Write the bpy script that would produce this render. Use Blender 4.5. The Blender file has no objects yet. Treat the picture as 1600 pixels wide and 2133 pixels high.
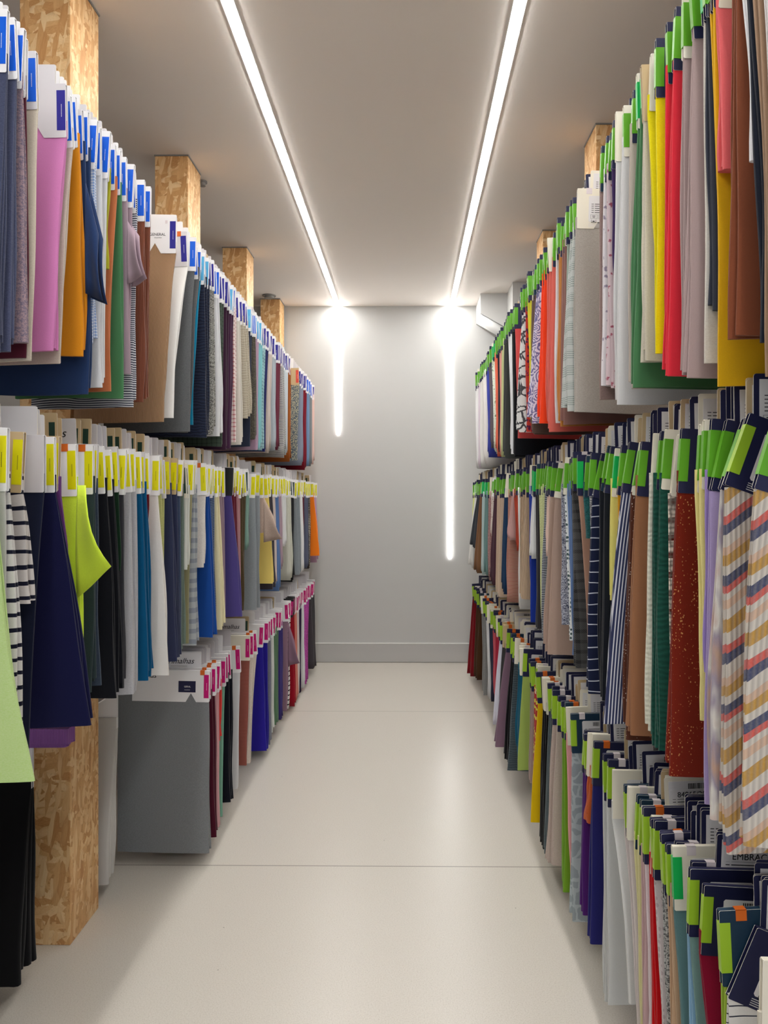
import bpy, math, random
from mathutils import Vector, Matrix
random.seed(7)
R = math.radians
sc = bpy.context.scene
COL = sc.collection

# ------------------------------------------------------------------ camera, world, exposure
HC = 1.40                      # eye height
F = 1600.0                     # focal length in pixels of the 1600 x 2133 frame
VX, VY = 850.0, 1040.0         # where the aisle vanishes
YAW = R(0.6)
cam = bpy.data.cameras.new('camera'); camo = bpy.data.objects.new('camera', cam); COL.objects.link(camo)
cam.sensor_fit = 'VERTICAL'; cam.sensor_height = 36.0; cam.sensor_width = 36.0
cam.lens = 36.0 * F / 2133.0
camo.location = (0, 0, HC); camo.rotation_euler = (R(90), 0, YAW)
cam.shift_x = -((VX - 800.0) - F * math.tan(YAW)) / 2133.0
cam.shift_y = -(1066.5 - VY) / 2133.0
cam.clip_start = 0.05
sc.camera = camo
w = bpy.data.worlds.new('world'); sc.world = w; w.use_nodes = True
w.node_tree.nodes['Background'].inputs[0].default_value = (0.92, 0.94, 1.0, 1)
w.node_tree.nodes['Background'].inputs[1].default_value = 0.80
sc.view_settings.view_transform = 'Standard'; sc.view_settings.look = 'None'
sc.view_settings.gamma = 1.0; sc.view_settings.use_curve_mapping = False
sc.view_settings.exposure = 0.20
sc.cycles.max_bounces = 6; sc.cycles.diffuse_bounces = 4; sc.cycles.glossy_bounces = 2
sc.cycles.sample_clamp_indirect = 6.0
STRIP_L = 62.0                 # radiance of the light strips
WALLSTRIP_L = 22.0

WALL_Y = 6.60; CEIL = 3.06; Y0 = -1.6
XL, XR = -1.95, 1.75

# ------------------------------------------------------------------ helpers
def lin(c):
    return tuple(((v/255.0)/12.92 if v/255.0 <= 0.04045 else ((v/255.0+0.055)/1.055)**2.4) for v in c)
def tag(o, label=None, cat=None, group=None, kind=None):
    if label: o['label'] = label
    if cat: o['category'] = cat
    if group: o['group'] = group
    if kind: o['kind'] = kind
    return o
def link(name, me, parent=None):
    o = bpy.data.objects.new(name, me); COL.objects.link(o)
    if parent is not None: o.parent = parent
    return o
def empty(name, loc):
    o = bpy.data.objects.new(name, None); COL.objects.link(o); o.location = loc
    o.empty_display_size = 0.05
    return o
class MB:
    def __init__(s): s.v = []; s.f = []; s.m = []
    def quad(s, a, b, c, d, m=0):
        n = len(s.v); s.v += [a, b, c, d]; s.f.append((n, n+1, n+2, n+3)); s.m.append(m)
    def box(s, x0, x1, y0, y1, z0, z1, m=0):
        if x0 > x1: x0, x1 = x1, x0
        n = len(s.v)
        s.v += [(x0,y0,z0),(x1,y0,z0),(x1,y1,z0),(x0,y1,z0),(x0,y0,z1),(x1,y0,z1),(x1,y1,z1),(x0,y1,z1)]
        s.f += [(n,n+3,n+2,n+1),(n+4,n+5,n+6,n+7),(n,n+1,n+5,n+4),(n+1,n+2,n+6,n+5),(n+2,n+3,n+7,n+6),(n+3,n,n+4,n+7)]
        s.m += [m]*6
    def prism(s, pts, y0, y1, mface=0, medge=0):
        """outline in x-z given counter-clockwise or clockwise, extruded along y"""
        n = len(s.v); k = len(pts)
        s.v += [(p[0], y0, p[1]) for p in pts] + [(p[0], y1, p[1]) for p in pts]
        s.f.append(tuple(range(n, n+k))); s.m.append(mface)
        s.f.append(tuple(range(n+2*k-1, n+k-1, -1))); s.m.append(mface)
        for i in range(k):
            j = (i+1) % k
            s.f.append((n+i, n+k+i, n+k+j, n+j)); s.m.append(medge)
    def cyl(s, p0, p1, r, k=16, m=0):
        p0 = Vector(p0); p1 = Vector(p1); d = (p1-p0).normalized()
        a = d.orthogonal().normalized(); b = d.cross(a); n = len(s.v)
        for p in (p0, p1):
            for i in range(k):
                t = 2*math.pi*i/k; s.v.append(tuple(p + a*math.cos(t)*r + b*math.sin(t)*r))
        for i in range(k):
            j = (i+1) % k; s.f.append((n+i, n+j, n+k+j, n+k+i)); s.m.append(m)
        s.f.append(tuple(range(n+k-1, n-1, -1))); s.m.append(m)
        s.f.append(tuple(range(n+k, n+2*k))); s.m.append(m)
    def mesh(s, name, mats, smooth=False):
        me = bpy.data.meshes.new(name); me.from_pydata(s.v, [], s.f)
        for m in mats: me.materials.append(m)
        me.polygons.foreach_set('material_index', s.m)
        if smooth: me.polygons.foreach_set('use_smooth', [True]*len(me.polygons))
        import bmesh
        bm = bmesh.new(); bm.from_mesh(me); bmesh.ops.recalc_face_normals(bm, faces=bm.faces); bm.to_mesh(me); bm.free()
        me.update()
        return me

# ------------------------------------------------------------------ materials
class NT:
    def __init__(s, name):
        s.mat = bpy.data.materials.new(name); s.mat.use_nodes = True
        s.t = s.mat.node_tree; s.b = s.t.nodes['Principled BSDF']
    def n(s, typ, **kw):
        nd = s.t.nodes.new(typ)
        for k, v in kw.items():
            if k.startswith('i_'):
                key = k[2:]; key = int(key) if key.isdigit() else key.replace('_', ' ')
                nd.inputs[key].default_value = v
            else: setattr(nd, k, v)
        return nd
    def l(s, a, b): s.t.links.new(a, b)
    def coord(s, scale=(1,1,1), rot=(0,0,0), loc=(0,0,0)):
        tc = s.n('ShaderNodeTexCoord'); mp = s.n('ShaderNodeMapping')
        mp.inputs['Scale'].default_value = scale; mp.inputs['Rotation'].default_value = rot
        mp.inputs['Location'].default_value = loc
        s.l(tc.outputs['Object'], mp.inputs['Vector']); return mp.outputs[0]
    def coord2(s, scale, rot, loc):
        a = s.coord(rot=rot); mp = s.n('ShaderNodeMapping'); mp.inputs['Scale'].default_value = scale
        mp.inputs['Location'].default_value = loc; s.l(a, mp.inputs['Vector']); return mp.outputs[0]
    def noise(s, vec, scale, detail=3, rough=.6, dist=0):
        nd = s.n('ShaderNodeTexNoise'); nd.inputs['Scale'].default_value = scale
        nd.inputs['Detail'].default_value = detail; nd.inputs['Roughness'].default_value = rough
        nd.inputs['Distortion'].default_value = dist
        if vec is not None: s.l(vec, nd.inputs['Vector'])
        return nd.outputs['Fac']
    def ramp(s, fac, stops, interp='LINEAR'):
        r = s.n('ShaderNodeValToRGB'); e = r.color_ramp; e.interpolation = interp
        while len(e.elements) < len(stops): e.elements.new(0.5)
        for el, (p, c) in zip(e.elements, stops):
            el.position = p; el.color = (*c, 1) if len(c) == 3 else c
        s.l(fac, r.inputs[0]); return r.outputs[0]
    def mix(s, fac, a, b, mode='MIX'):
        m = s.n('ShaderNodeMix', data_type='RGBA', blend_type=mode)
        for sock, v in ((m.inputs[0], fac), (m.inputs[6], a), (m.inputs[7], b)):
            if isinstance(v, (int, float)): sock.default_value = v
            elif isinstance(v, tuple): sock.default_value = (*v, 1)
            else: s.l(v, sock)
        return m.outputs[2]
    def math(s, op, a, b=0.0, c=0.0):
        m = s.n('ShaderNodeMath', operation=op)
        for i, v in enumerate((a, b, c)):
            if isinstance(v, (int, float)): m.inputs[i].default_value = v
            else: s.l(v, m.inputs[i])
        return m.outputs[0]
    def bump(s, h, strength=.3, dist=.001):
        b = s.n('ShaderNodeBump'); b.inputs['Strength'].default_value = strength
        b.inputs['Distance'].default_value = dist
        s.l(h, b.inputs['Height']); s.l(b.outputs[0], s.b.inputs['Normal'])
    def base(s, c):
        if isinstance(c, tuple): s.b.inputs['Base Color'].default_value = (*c, 1)
        else: s.l(c, s.b.inputs['Base Color'])
    def rough(s, v, spec=.5):
        s.b.inputs['Roughness'].default_value = v; s.b.inputs['Specular IOR Level'].default_value = spec

def plain(name, rgb, rough=.6, metal=0, spec=.4):
    m = NT(name); m.base(lin(rgb)); m.rough(rough, spec); m.b.inputs['Metallic'].default_value = metal
    # faint paper or paint grain so that no surface is perfectly flat
    g = m.noise(m.coord(), 600, 2); m.bump(g, .05, .0004)
    return m.mat

def scale_c(c, k): return tuple(min(1.0, v*k) for v in c)

FAB = {}
def fabric_mat(rgb, pat='solid', rgb2=None, name='fabric'):
    key = (rgb, pat, rgb2)
    if key in FAB: return FAB[key]
    m = NT(name + '_cloth'); c = lin(rgb); c2 = lin(rgb2) if rgb2 else scale_c(c, .35)
    v = m.coord()
    fine = m.noise(m.coord(scale=(1, 1, 2.2)), 420, 3, .65)
    soft = m.noise(v, 9, 2)
    weave = None
    def fold(col):   # gentle cloth mottling that belongs to the dyed yarn
        a = m.mix(m.math('MULTIPLY', fine, .42), col, scale_c(c, .6))
        return m.mix(m.math('MULTIPLY', soft, .16), a, scale_c(c, .8))
    sep = m.n('ShaderNodeSeparateXYZ'); m.l(v, sep.inputs[0]); X, Y, Z = sep.outputs
    wob = m.math('MULTIPLY', m.math('SUBTRACT', m.noise(v, 5, 2), .5), .03)
    Zw = m.math('ADD', Z, wob)
    def stripes(coord, period, duty):
        return m.math('LESS_THAN', m.math('FRACT', m.math('MULTIPLY', coord, 1.0/period)), duty)
    if pat == 'solid': col = fold(c)
    elif pat == 'melange':
        f = m.ramp(m.noise(m.coord(scale=(1, 1, 3)), 230, 4, .8), [(.38, (0, 0, 0)), (.62, (1, 1, 1))])
        col = m.mix(m.math('MULTIPLY', f, .55), c, c2 if rgb2 else scale_c(c, .55))
    elif pat == 'boldstripe': col = m.mix(stripes(Zw, .030, .27), fold(c), c2)
    elif pat == 'hstripe': col = m.mix(stripes(Zw, .0062, .45), fold(c), c2)
    elif pat == 'widestripe': col = m.mix(m.math('MULTIPLY', stripes(Zw, .036, .45), .8), fold(c), c2)
    elif pat == 'thinstripe': col = m.mix(stripes(Zw, .030, .09), fold(c), c2)
    elif pat == 'pencilstripe': col = m.mix(stripes(Zw, .015, .13), fold(c), c2)
    elif pat == 'pinstripe':
        diag = m.math('ADD', m.math('ADD', X, Y), m.math('MULTIPLY', Z, -.05))
        col = m.mix(stripes(diag, .0075, .38), fold(c), c2)
    elif pat == 'rib':
        s_ = m.math('ADD', X, Y)
        sn = m.math('SINE', m.math('MULTIPLY', s_, 1500.0)); col = m.mix(m.math('MULTIPLY', m.math('ADD', sn, 1.0), .22), c, scale_c(c, .5)); weave = sn
    elif pat == 'check':
        col = m.mix(m.math('MULTIPLY', m.math('ADD', stripes(Zw, .018, .3), stripes(m.math('ADD', X, Y), .02, .3)), .45), c, c2)
    elif pat == 'gingham':
        col = m.mix(m.math('MULTIPLY', m.math('ADD', stripes(Zw, .007, .5), stripes(m.math('ADD', X, Y), .007, .5)), .5), c, c2)
    elif pat == 'plaid':
        a = m.math('ADD', stripes(Zw, .03, .35), stripes(m.math('ADD', X, Y), .04, .35))
        d = stripes(m.math('ADD', Zw, m.math('ADD', X, Y)), .006, .5)
        col = m.mix(m.math('MULTIPLY', m.math('ADD', a, d), .33), c, c2)
    elif pat in ('floral', 'leaf', 'print', 'mosaic', 'scallop'):
        vo = m.n('ShaderNodeTexVoronoi', feature='DISTANCE_TO_EDGE' if pat in ('leaf', 'mosaic') else 'F1')
        vo.inputs['Scale'].default_value = {'floral': 48, 'leaf': 26, 'print': 60, 'mosaic': 110, 'scallop': 24}[pat]
        dv = m.n('ShaderNodeVectorMath', operation='ADD'); nz = m.n('ShaderNodeTexNoise'); nz.inputs['Scale'].default_value = 22
        m.l(v, nz.inputs['Vector']); sc_ = m.n('ShaderNodeVectorMath', operation='SCALE'); sc_.inputs['Scale'].default_value = .03
        m.l(nz.outputs['Color'], sc_.inputs[0]); m.l(v, dv.inputs[0]); m.l(sc_.outputs[0], dv.inputs[1]); m.l(dv.outputs[0], vo.inputs['Vector'])
        d = vo.outputs['Distance']
        if pat == 'floral': f = m.ramp(m.math('ADD', d, m.math('MULTIPLY', m.noise(v, 160, 2), .5)), [(.42, (1,1,1)), (.5, (0,0,0))])
        elif pat == 'leaf': f = m.ramp(m.math('ADD', d, m.math('MULTIPLY', m.noise(v, 14, 1), -.16)), [(.0, (1,1,1)), (.03, (0,0,0))])
        elif pat == 'scallop': f = stripes(d, .22, .45)
        elif pat == 'print': f = m.ramp(d, [(.35, (1,1,1)), (.45, (0,0,0))])
        else: f = m.ramp(d, [(.1, (1,1,1)), (.2, (0,0,0))])
        col = m.mix(f, fold(c), c2)
    elif pat == 'dots':
        vo = m.n('ShaderNodeTexVoronoi'); vo.inputs['Scale'].default_value = 75; vo.inputs['Randomness'].default_value = .15
        m.l(v, vo.inputs['Vector']); col = m.mix(m.ramp(vo.outputs['Distance'], [(.3, (1,1,1)), (.36, (0,0,0))]), fold(c), c2)
    elif pat in ('tweed', 'zigzag'):
        f = m.ramp(m.noise(m.coord(scale=(1, 1, 1.4) if pat == 'tweed' else (1, 1, 3)), 150, 4, .9), [(.46, (0,0,0)), (.54, (1,1,1))])
        col = m.mix(f, c, c2); weave = f
    elif pat == 'sequin':
        vo = m.n('ShaderNodeTexVoronoi'); vo.inputs['Scale'].default_value = 230; m.l(m.coord(scale=(1,1,.7)), vo.inputs['Vector'])
        f = m.ramp(m.math('ADD', vo.outputs['Distance'], m.noise(m.coord(scale=(6,6,1)), 9, 2)), [(.60, (1,1,1)), (.68, (0,0,0))])
        col = m.mix(m.math('MULTIPLY', f, .85), fold(c), c2); weave = f
    elif pat == 'crochet':
        vo = m.n('ShaderNodeTexVoronoi'); vo.inputs['Scale'].default_value = 110; vo.inputs['Randomness'].default_value = .3; m.l(v, vo.inputs['Vector'])
        col = m.mix(stripes(Zw, .035, .33), c, c2); weave = vo.outputs['Distance']
        col = m.mix(m.ramp(weave, [(.35, (0,0,0)), (.7, (1,1,1))]), col, scale_c(c, .25))
    elif pat == 'candy':        # the many-coloured ribbed stripe
        sl = m.math('ADD', Z, m.math('MULTIPLY', X, -.75)); sl = m.math('ADD', sl, m.math('MULTIPLY', wob, .8))
        fr = m.math('FRACT', m.math('MULTIPLY', sl, 1/.205))
        W_ = lin((216, 208, 196)); N_ = lin((48, 58, 98)); C_ = lin((214, 84, 72)); M_ = lin((196, 148, 52)); P_ = lin((216, 180, 152))
        col = m.ramp(fr, [(0, W_), (.05, N_), (.13, C_), (.20, W_), (.30, M_), (.40, W_), (.48, P_), (.55, W_), (.60, C_), (.655, N_), (.73, W_), (.80, M_), (.885, P_), (.95, W_)], 'CONSTANT')
        rb = m.math('SINE', m.math('MULTIPLY', m.math('ADD', X, Y), 780.0)); weave = rb
        col = m.mix(m.ramp(rb, [(.25, (.5,.5,.5)), (.0, (.5,.5,.5))]) if False else m.math('MULTIPLY', m.math('SUBTRACT', 1.0, rb), .17), col, (.22, .2, .2))
        fz = m.noise(v, 300, 2); col = m.mix(m.math('MULTIPLY', fz, .2), col, (.6, .58, .56))
    elif pat == 'dye':
        f = m.noise(m.coord(scale=(1, 1, .35)), 18, 3)
        col = m.ramp(f, [(.3, lin((205, 165, 125))), (.45, lin((160, 150, 165))), (.55, lin((215, 212, 205))), (.7, lin((190, 150, 140)))])
    elif pat == 'wave':
        wv = m.n('ShaderNodeTexWave', bands_direction='Z'); wv.inputs['Scale'].default_value = 28; wv.inputs['Distortion'].default_value = 6
        wv.inputs['Detail'].default_value = 3; m.l(v, wv.inputs['Vector']); weave = wv.outputs['Fac']
        col = m.mix(m.math('MULTIPLY', weave, .5), c, c2)
    elif pat == 'block':      # several loose stripes grouped in bands
        a = stripes(Zw, .006, .4); b = stripes(Zw, .045, .62)
        col = m.mix(m.math('MULTIPLY', m.math('MULTIPLY', a, b), .75), fold(c), c2)
    else: col = fold(c)
    m.base(col); m.rough(.92, .15)
    m.b.inputs['Sheen Weight'].default_value = .12; m.b.inputs['Sheen Roughness'].default_value = .5
    if weave is not None: m.bump(weave, .45, .0015)
    else: m.bump(fine, .35, .0012)
    FAB[key] = m.mat
    return m.mat

def mat_osb():
    """pressed wood strands: long thin flakes lying in several directions, each with its own tone and grain"""
    m = NT('oriented_strand_board')
    pal = [(0, lin((160, 104, 56))), (.22, lin((200, 146, 90))), (.5, lin((224, 178, 122))), (.78, lin((238, 204, 152))), (1, lin((246, 222, 182)))]
    wn = m.n('ShaderNodeTexNoise'); wn.inputs['Scale'].default_value = 9; m.l(m.coord(), wn.inputs['Vector'])
    col = None; hs = []
    for i, (rx, ry) in enumerate([(R(10), R(14)), (R(-28), R(-32)), (R(52), R(48)), (R(-60), R(-66)), (R(4), R(-8))]):
        mp = m.coord2((62, 62, 11), (rx, ry, R(13*i)), (i*3.13, i*1.71, i*.93))
        add = m.n('ShaderNodeVectorMath', operation='ADD'); m.l(mp, add.inputs[0])
        s2 = m.n('ShaderNodeVectorMath', operation='SCALE'); s2.inputs['Scale'].default_value = .9
        m.l(wn.outputs['Color'], s2.inputs[0]); m.l(s2.outputs[0], add.inputs[1])
        vo = m.n('ShaderNodeTexVoronoi'); vo.inputs['Scale'].default_value = (.75 if i % 2 else 1.05); m.l(add.outputs[0], vo.inputs['Vector'])
        sp = m.n('ShaderNodeSeparateColor'); m.l(vo.outputs['Color'], sp.inputs[0])
        grain = m.noise(m.coord2((150, 150, 9), (rx, ry, 0), (0, 0, 0)), 2.2, 3, .7)
        f = m.math('ADD', m.math('MULTIPLY', sp.outputs[0], .62), m.math('MULTIPLY', grain, .40))
        c_ = m.ramp(f, pal); hs.append(sp.outputs[1])
        rim = m.ramp(vo.outputs['Distance'], [(.55, (0, 0, 0)), (.95, (1, 1, 1))]); c_ = m.mix(m.math('MULTIPLY', rim, .3), c_, lin((168, 116, 68)))
        col = c_ if col is None else m.mix(m.math('GREATER_THAN', sp.outputs[2], .58), col, c_)
    dark = m.ramp(m.noise(m.coord(scale=(1, 1, .4)), 60, 4, .8, 1.5), [(.61, (0,0,0)), (.68, (1,1,1))])
    col = m.mix(m.math('MULTIPLY', dark, .42), col, lin((158, 98, 50)))
    m.base(col); m.rough(.5, .35); m.bump(hs[1], .2, .001); return m.mat

def mat_floor():
    m = NT('speckled_vinyl_floor'); v = m.coord()
    a = m.noise(v, 260, 4, .8); b = m.noise(v, 22, 4, .6); c = m.noise(v, 2.2, 3)
    col = m.ramp(a, [(.30, lin((176, 168, 156))), (.45, lin((208, 202, 191))), (.7, lin((222, 217, 208)))])
    col = m.mix(m.math('MULTIPLY', b, .16), col, lin((200, 192, 180)))
    col = m.mix(m.math('MULTIPLY', c, .12), col, lin((186, 176, 162)))
    sp = m.n('ShaderNodeTexVoronoi'); sp.inputs['Scale'].default_value = 9; m.l(v, sp.inputs['Vector'])
    fl = m.math('LESS_THAN', sp.outputs['Distance'], .022); col = m.mix(m.math('MULTIPLY', fl, .6), col, lin((90, 80, 70)))
    se = m.n('ShaderNodeSeparateXYZ'); m.l(v, se.inputs[0]); Yc = se.outputs[1]
    seam = None
    for y in (0.79, 2.93, 5.07):
        s_ = m.math('LESS_THAN', m.math('ABSOLUTE', m.math('SUBTRACT', Yc, y)), .0028)
        seam = s_ if seam is None else m.math('MAXIMUM', seam, s_)
    col = m.mix(m.math('MULTIPLY', seam, .7), col, lin((95, 88, 80)))
    m.base(col); m.b.inputs['Roughness'].default_value = .30
    m.b.inputs['Specular IOR Level'].default_value = .5
    m.bump(a, .08, .0006); return m.mat

def mat_paint(name, rgb, grain=120, bump=.08):
    m = NT(name); v = m.coord(); a = m.noise(v, 2.2, 3); b = m.noise(v, grain, 3)
    col = m.mix(m.math('MULTIPLY', a, .12), lin(rgb), scale_c(lin(rgb), .88)); m.base(col); m.rough(.75, .3); m.bump(b, bump, .001)
    return m.mat

M_OSB = mat_osb(); M_FLOOR = mat_floor()
M_WALL = mat_paint('back_wall_paint', (194, 194, 192)); M_CEIL = mat_paint('ceiling_paint', (238, 231, 224), 60, .03)
M_SIDE = mat_paint('side_wall_paint', (150, 146, 142)); M_TRIM = plain('skirting_cap_white', (235, 235, 232))
M_SKIRT = mat_paint('skirting_paint', (188, 187, 185))
M_WPIPE = plain('white_painted_pipe', (232, 233, 232), .4)
M_STEEL = plain('brushed_steel', (190, 190, 192), .28, 1.0)
M_DISC = plain('grey_plastic', (140, 138, 135), .5)
M_PROF = plain('white_light_profile', (235, 235, 235), .4)
def emis(name, L, rgb=(1, .985, .96)):
    m = NT(name); m.base((.9, .9, .9)); m.b.inputs['Emission Color'].default_value = (*rgb, 1)
    m.b.inputs['Emission Strength'].default_value = L; return m.mat
M_EM = emis('glowing_diffuser', STRIP_L); M_EMW = emis('glowing_wall_diffuser', WALLSTRIP_L)

P_WHITE = plain('white_card', (238, 237, 238), .55); P_GREYW = plain('pale_grey_card', (214, 211, 214), .55)
P_CREAM = plain('cream_card', (234, 228, 210), .6); P_KRAFT = plain('kraft_card', (196, 172, 132), .75)
P_NAVY = plain('navy_card', (27, 30, 66), .5); P_EDGE = plain('paper_edge', (226, 222, 210), .7)
P_BLACK = plain('black_card', (22, 22, 26), .5); P_TEAL = plain('petrol_card', (18, 48, 70), .5)
P_BLUE = plain('bright_blue_print', (0, 92, 214), .35); P_VIOLET = plain('ink_blue_print', (34, 30, 138), .4)
P_SKY = plain('sky_blue_print', (88, 176, 224), .4); P_YEL = plain('yellow_print', (226, 220, 0), .4)
P_MAG = plain('magenta_print', (196, 0, 112), .4); P_GREEN = plain('leaf_green_print', (96, 168, 36), .4)
P_LIME = plain('lime_green_print', (154, 194, 46), .4); P_EMER = plain('emerald_green_print', (18, 178, 84), .4)
P_ORANGE = plain('orange_sticker', (214, 104, 30), .5); P_TAG = plain('pale_sticker', (222, 212, 214), .5)
P_INK = plain('black_ink', (20, 20, 24), .6); P_DGREEN = plain('dark_green_print', (30, 60, 48), .5)
P_LILAC = plain('lilac_print', (206, 200, 212), .5); P_REDP = plain('coral_print', (214, 74, 60), .5)
P_LABEL = plain('label_paper', (224, 222, 222), .55)

# ------------------------------------------------------------------ the room
def struct(name, mb, mats): return tag(link(name, mb.mesh(name, mats)), kind='structure')
b = MB(); b.box(XL-.1, XR+.1, Y0, WALL_Y+.1, -.10, 0); struct('floor', b, [M_FLOOR])
b = MB(); b.box(XL-.1, XR+.1, Y0, WALL_Y+.1, CEIL, CEIL+.1); struct('ceiling', b, [M_CEIL])
b = MB(); b.box(XL-.1, XR+.1, WALL_Y, WALL_Y+.1, 0, CEIL); struct('wall_back', b, [M_WALL])
b = MB(); b.box(XL-.1, XL, Y0, WALL_Y, 0, CEIL); struct('wall_left', b, [M_SIDE])  # unseen, pulled in close behind the racks to block stray world light
b = MB(); b.box(XR, XR+.1, Y0, WALL_Y, 0, CEIL); struct('wall_right', b, [M_SIDE])  # likewise unseen, set near the right rack so no light leaks in
b = MB(); b.box(XL, XR, WALL_Y-.012, WALL_Y, .004, .16); b.box(XL, XR, WALL_Y-.014, WALL_Y, .16, .166, 1); struct('baseboard_back', b, [M_SKIRT, M_TRIM])
# bulkhead and column in the far right corner, with the pipe that closes the bulkhead's sloping underside
b = MB(); b.prism([(.585, CEIL), (.585, 2.90), (1.30, 2.50), (1.30, CEIL)], 6.20, WALL_Y, 0, 0); struct('trim_1', b, [M_WALL])
b = MB(); b.box(.80, 1.30, 5.88, 6.20, 0, CEIL); struct('trim_2', b, [M_WALL])
b = MB(); b.cyl((.575, 6.24, 2.865), (.80, 6.24, 2.735), .042, 24)
tag(link('pipe', b.mesh('pipe', [M_WPIPE], True)), 'white painted pipe sloping down under the bulkhead in the far right corner', 'pipe')

# light strips
def strip(name, x, y0, y1, label):
    e = empty(name, (x, y0, CEIL)); tag(e, label, 'ceiling light', 'light lines in the ceiling')
    L = y1-y0
    p = MB(); p.box(-.022, -.017, 0, L, -.006, 0); p.box(.017, .022, 0, L, -.006, 0); link('profile', p.mesh('profile', [M_PROF]), e)
    d = MB(); d.box(-.017, .017, 0, L, -.0085, 0); link('diffuser', d.mesh('diffuser', [M_EM]), e)
strip('light_strip', -.600, Y0+.1, WALL_Y-.01, 'long glowing ceiling light strip on the left, running to the back wall')
strip('light_strip', .373, Y0+.1, WALL_Y-.01, 'long glowing ceiling light strip on the right, running to the back wall')
def wstrip(x, z0, label):
    e = empty('wall_light_strip', (x, WALL_Y, z0)); tag(e, label, 'wall light', 'light lines on the back wall')
    L = CEIL-z0-.008
    p = MB(); p.box(-.021, -.0162, -.002, 0, 0, L); p.box(.0162, .021, -.002, 0, 0, L); link('profile', p.mesh('profile', [M_PROF]), e)
    d = MB(); pts = [(-.016, L), (-.016, .016)] + [(-.016*math.cos(t), .016-.016*math.sin(t)) for t in [math.pi*k/10 for k in range(1, 10)]] + [(.016, .016), (.016, L)]
    d.prism(pts, -.0075, 0); link('diffuser', d.mesh('diffuser', [M_EMW]), e)
wstrip(-.600, 1.957, 'short glowing light strip down the back wall, left of the other')
wstrip(.360, .893, 'long glowing light strip down the back wall, ending near waist height')

for x, y, sr, lab in ((-1.13, 6.24, .055, 'small round grey ceiling sensor above the last wooden pillar on the left'), (-1.075, 4.0, .026, 'tiny round grey ceiling sensor behind the second wooden pillar on the left')):
    e = empty('ceiling_sensor', (x, y, CEIL)); tag(e, lab, 'sensor')
    p = MB(); p.cyl((0, 0, -.008), (0, 0, 0), sr, 28); link('base', p.mesh('base', [M_DISC]), e)
    p = MB(); p.cyl((0, 0, -.024), (0, 0, -.008), sr*.7, 28); link('cover', p.mesh('cover', [M_DISC], False), e)

# pillars
PW = .16; PD = .22
LP = [2.40-1.315, 2.40, 3.69, 5.04, 6.34]; RP = [2.06, 3.40, 4.74, 6.00-.14]
ordn = ['nearest', 'second', 'third', 'fourth', 'last']
def pillar(x0, x1, y, label, top=CEIL):
    mb = MB(); mb.box(x0, x1, y, y+PD, 0, top-.006); mb.box(x0-.004, x1+.004, y-.004, y+PD+.004, top-.006, top, 1)
    o = link('wooden_pillar', mb.mesh('wooden_pillar', [M_OSB, M_DISC])); o.data.transform(Matrix.Translation((-(x0+x1)/2, -y, 0))); o.location = ((x0+x1)/2, y, 0)
    bm_ = o.modifiers.new('edge', 'BEVEL'); bm_.width = .0015; bm_.segments = 1
    return tag(o, label, 'pillar', 'chipboard pillars carrying the rails')
for i, y in enumerate(LP[1:]):
    pillar(-1.06-PW, -1.06, y, ['chipboard pillar on the left nearest the camera, its foot on the pale floor', 'second chipboard pillar on the left, below the GENERAL card row', 'third chipboard pillar on the left, beside the dark swatches', 'last chipboard pillar on the left, against the back wall'][i])
for i, y in enumerate(RP[:3]):
    pillar(.83, .83+PW, y, ['chipboard pillar on the right hidden behind the yellow and red swatches', 'chipboard pillar on the right behind the white and floral swatches', 'far chipboard pillar on the right, above the striped grey swatch'][i])

# rails
TIERS = {'top': (2.325, 1.70), 'mid': (1.533, .875), 'low': (.743, .09)}
TN = {'top': 'upper', 'mid': 'middle', 'low': 'lower'}
for side in ('left', 'right'):
    ps = LP if side == 'left' else [RP[0]-1.33] + RP[:3]
    for tn, (zt, zb) in TIERS.items():
        e = empty('hanging_rail', (0, ps[0], zt-.05)); tag(e, 'pair of thin steel rods of the %s %s rail, fixed between chipboard pillars' % (TN[tn], side), 'rail', 'steel rails')
        ends = [(ps[k]+PD, ps[k+1]) for k in range(len(ps)-1)]
        ends.append((ps[-1]+PD, WALL_Y if side == 'right' and False else min(WALL_Y, ps[-1]+PD+ (.04 if side == 'left' else 1.0))))
        for a, c in ends:
            if c-a < .06: continue
            mb = MB()
            for xx in ((-1.085, -1.112) if side == 'left' else (.855, .882)):
                mb.cyl((xx, a-ps[0], 0), (xx, c-ps[0], 0), .0075, 12)
            link('rod_pair', mb.mesh('rod_pair', [M_STEEL], True), e)

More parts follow.
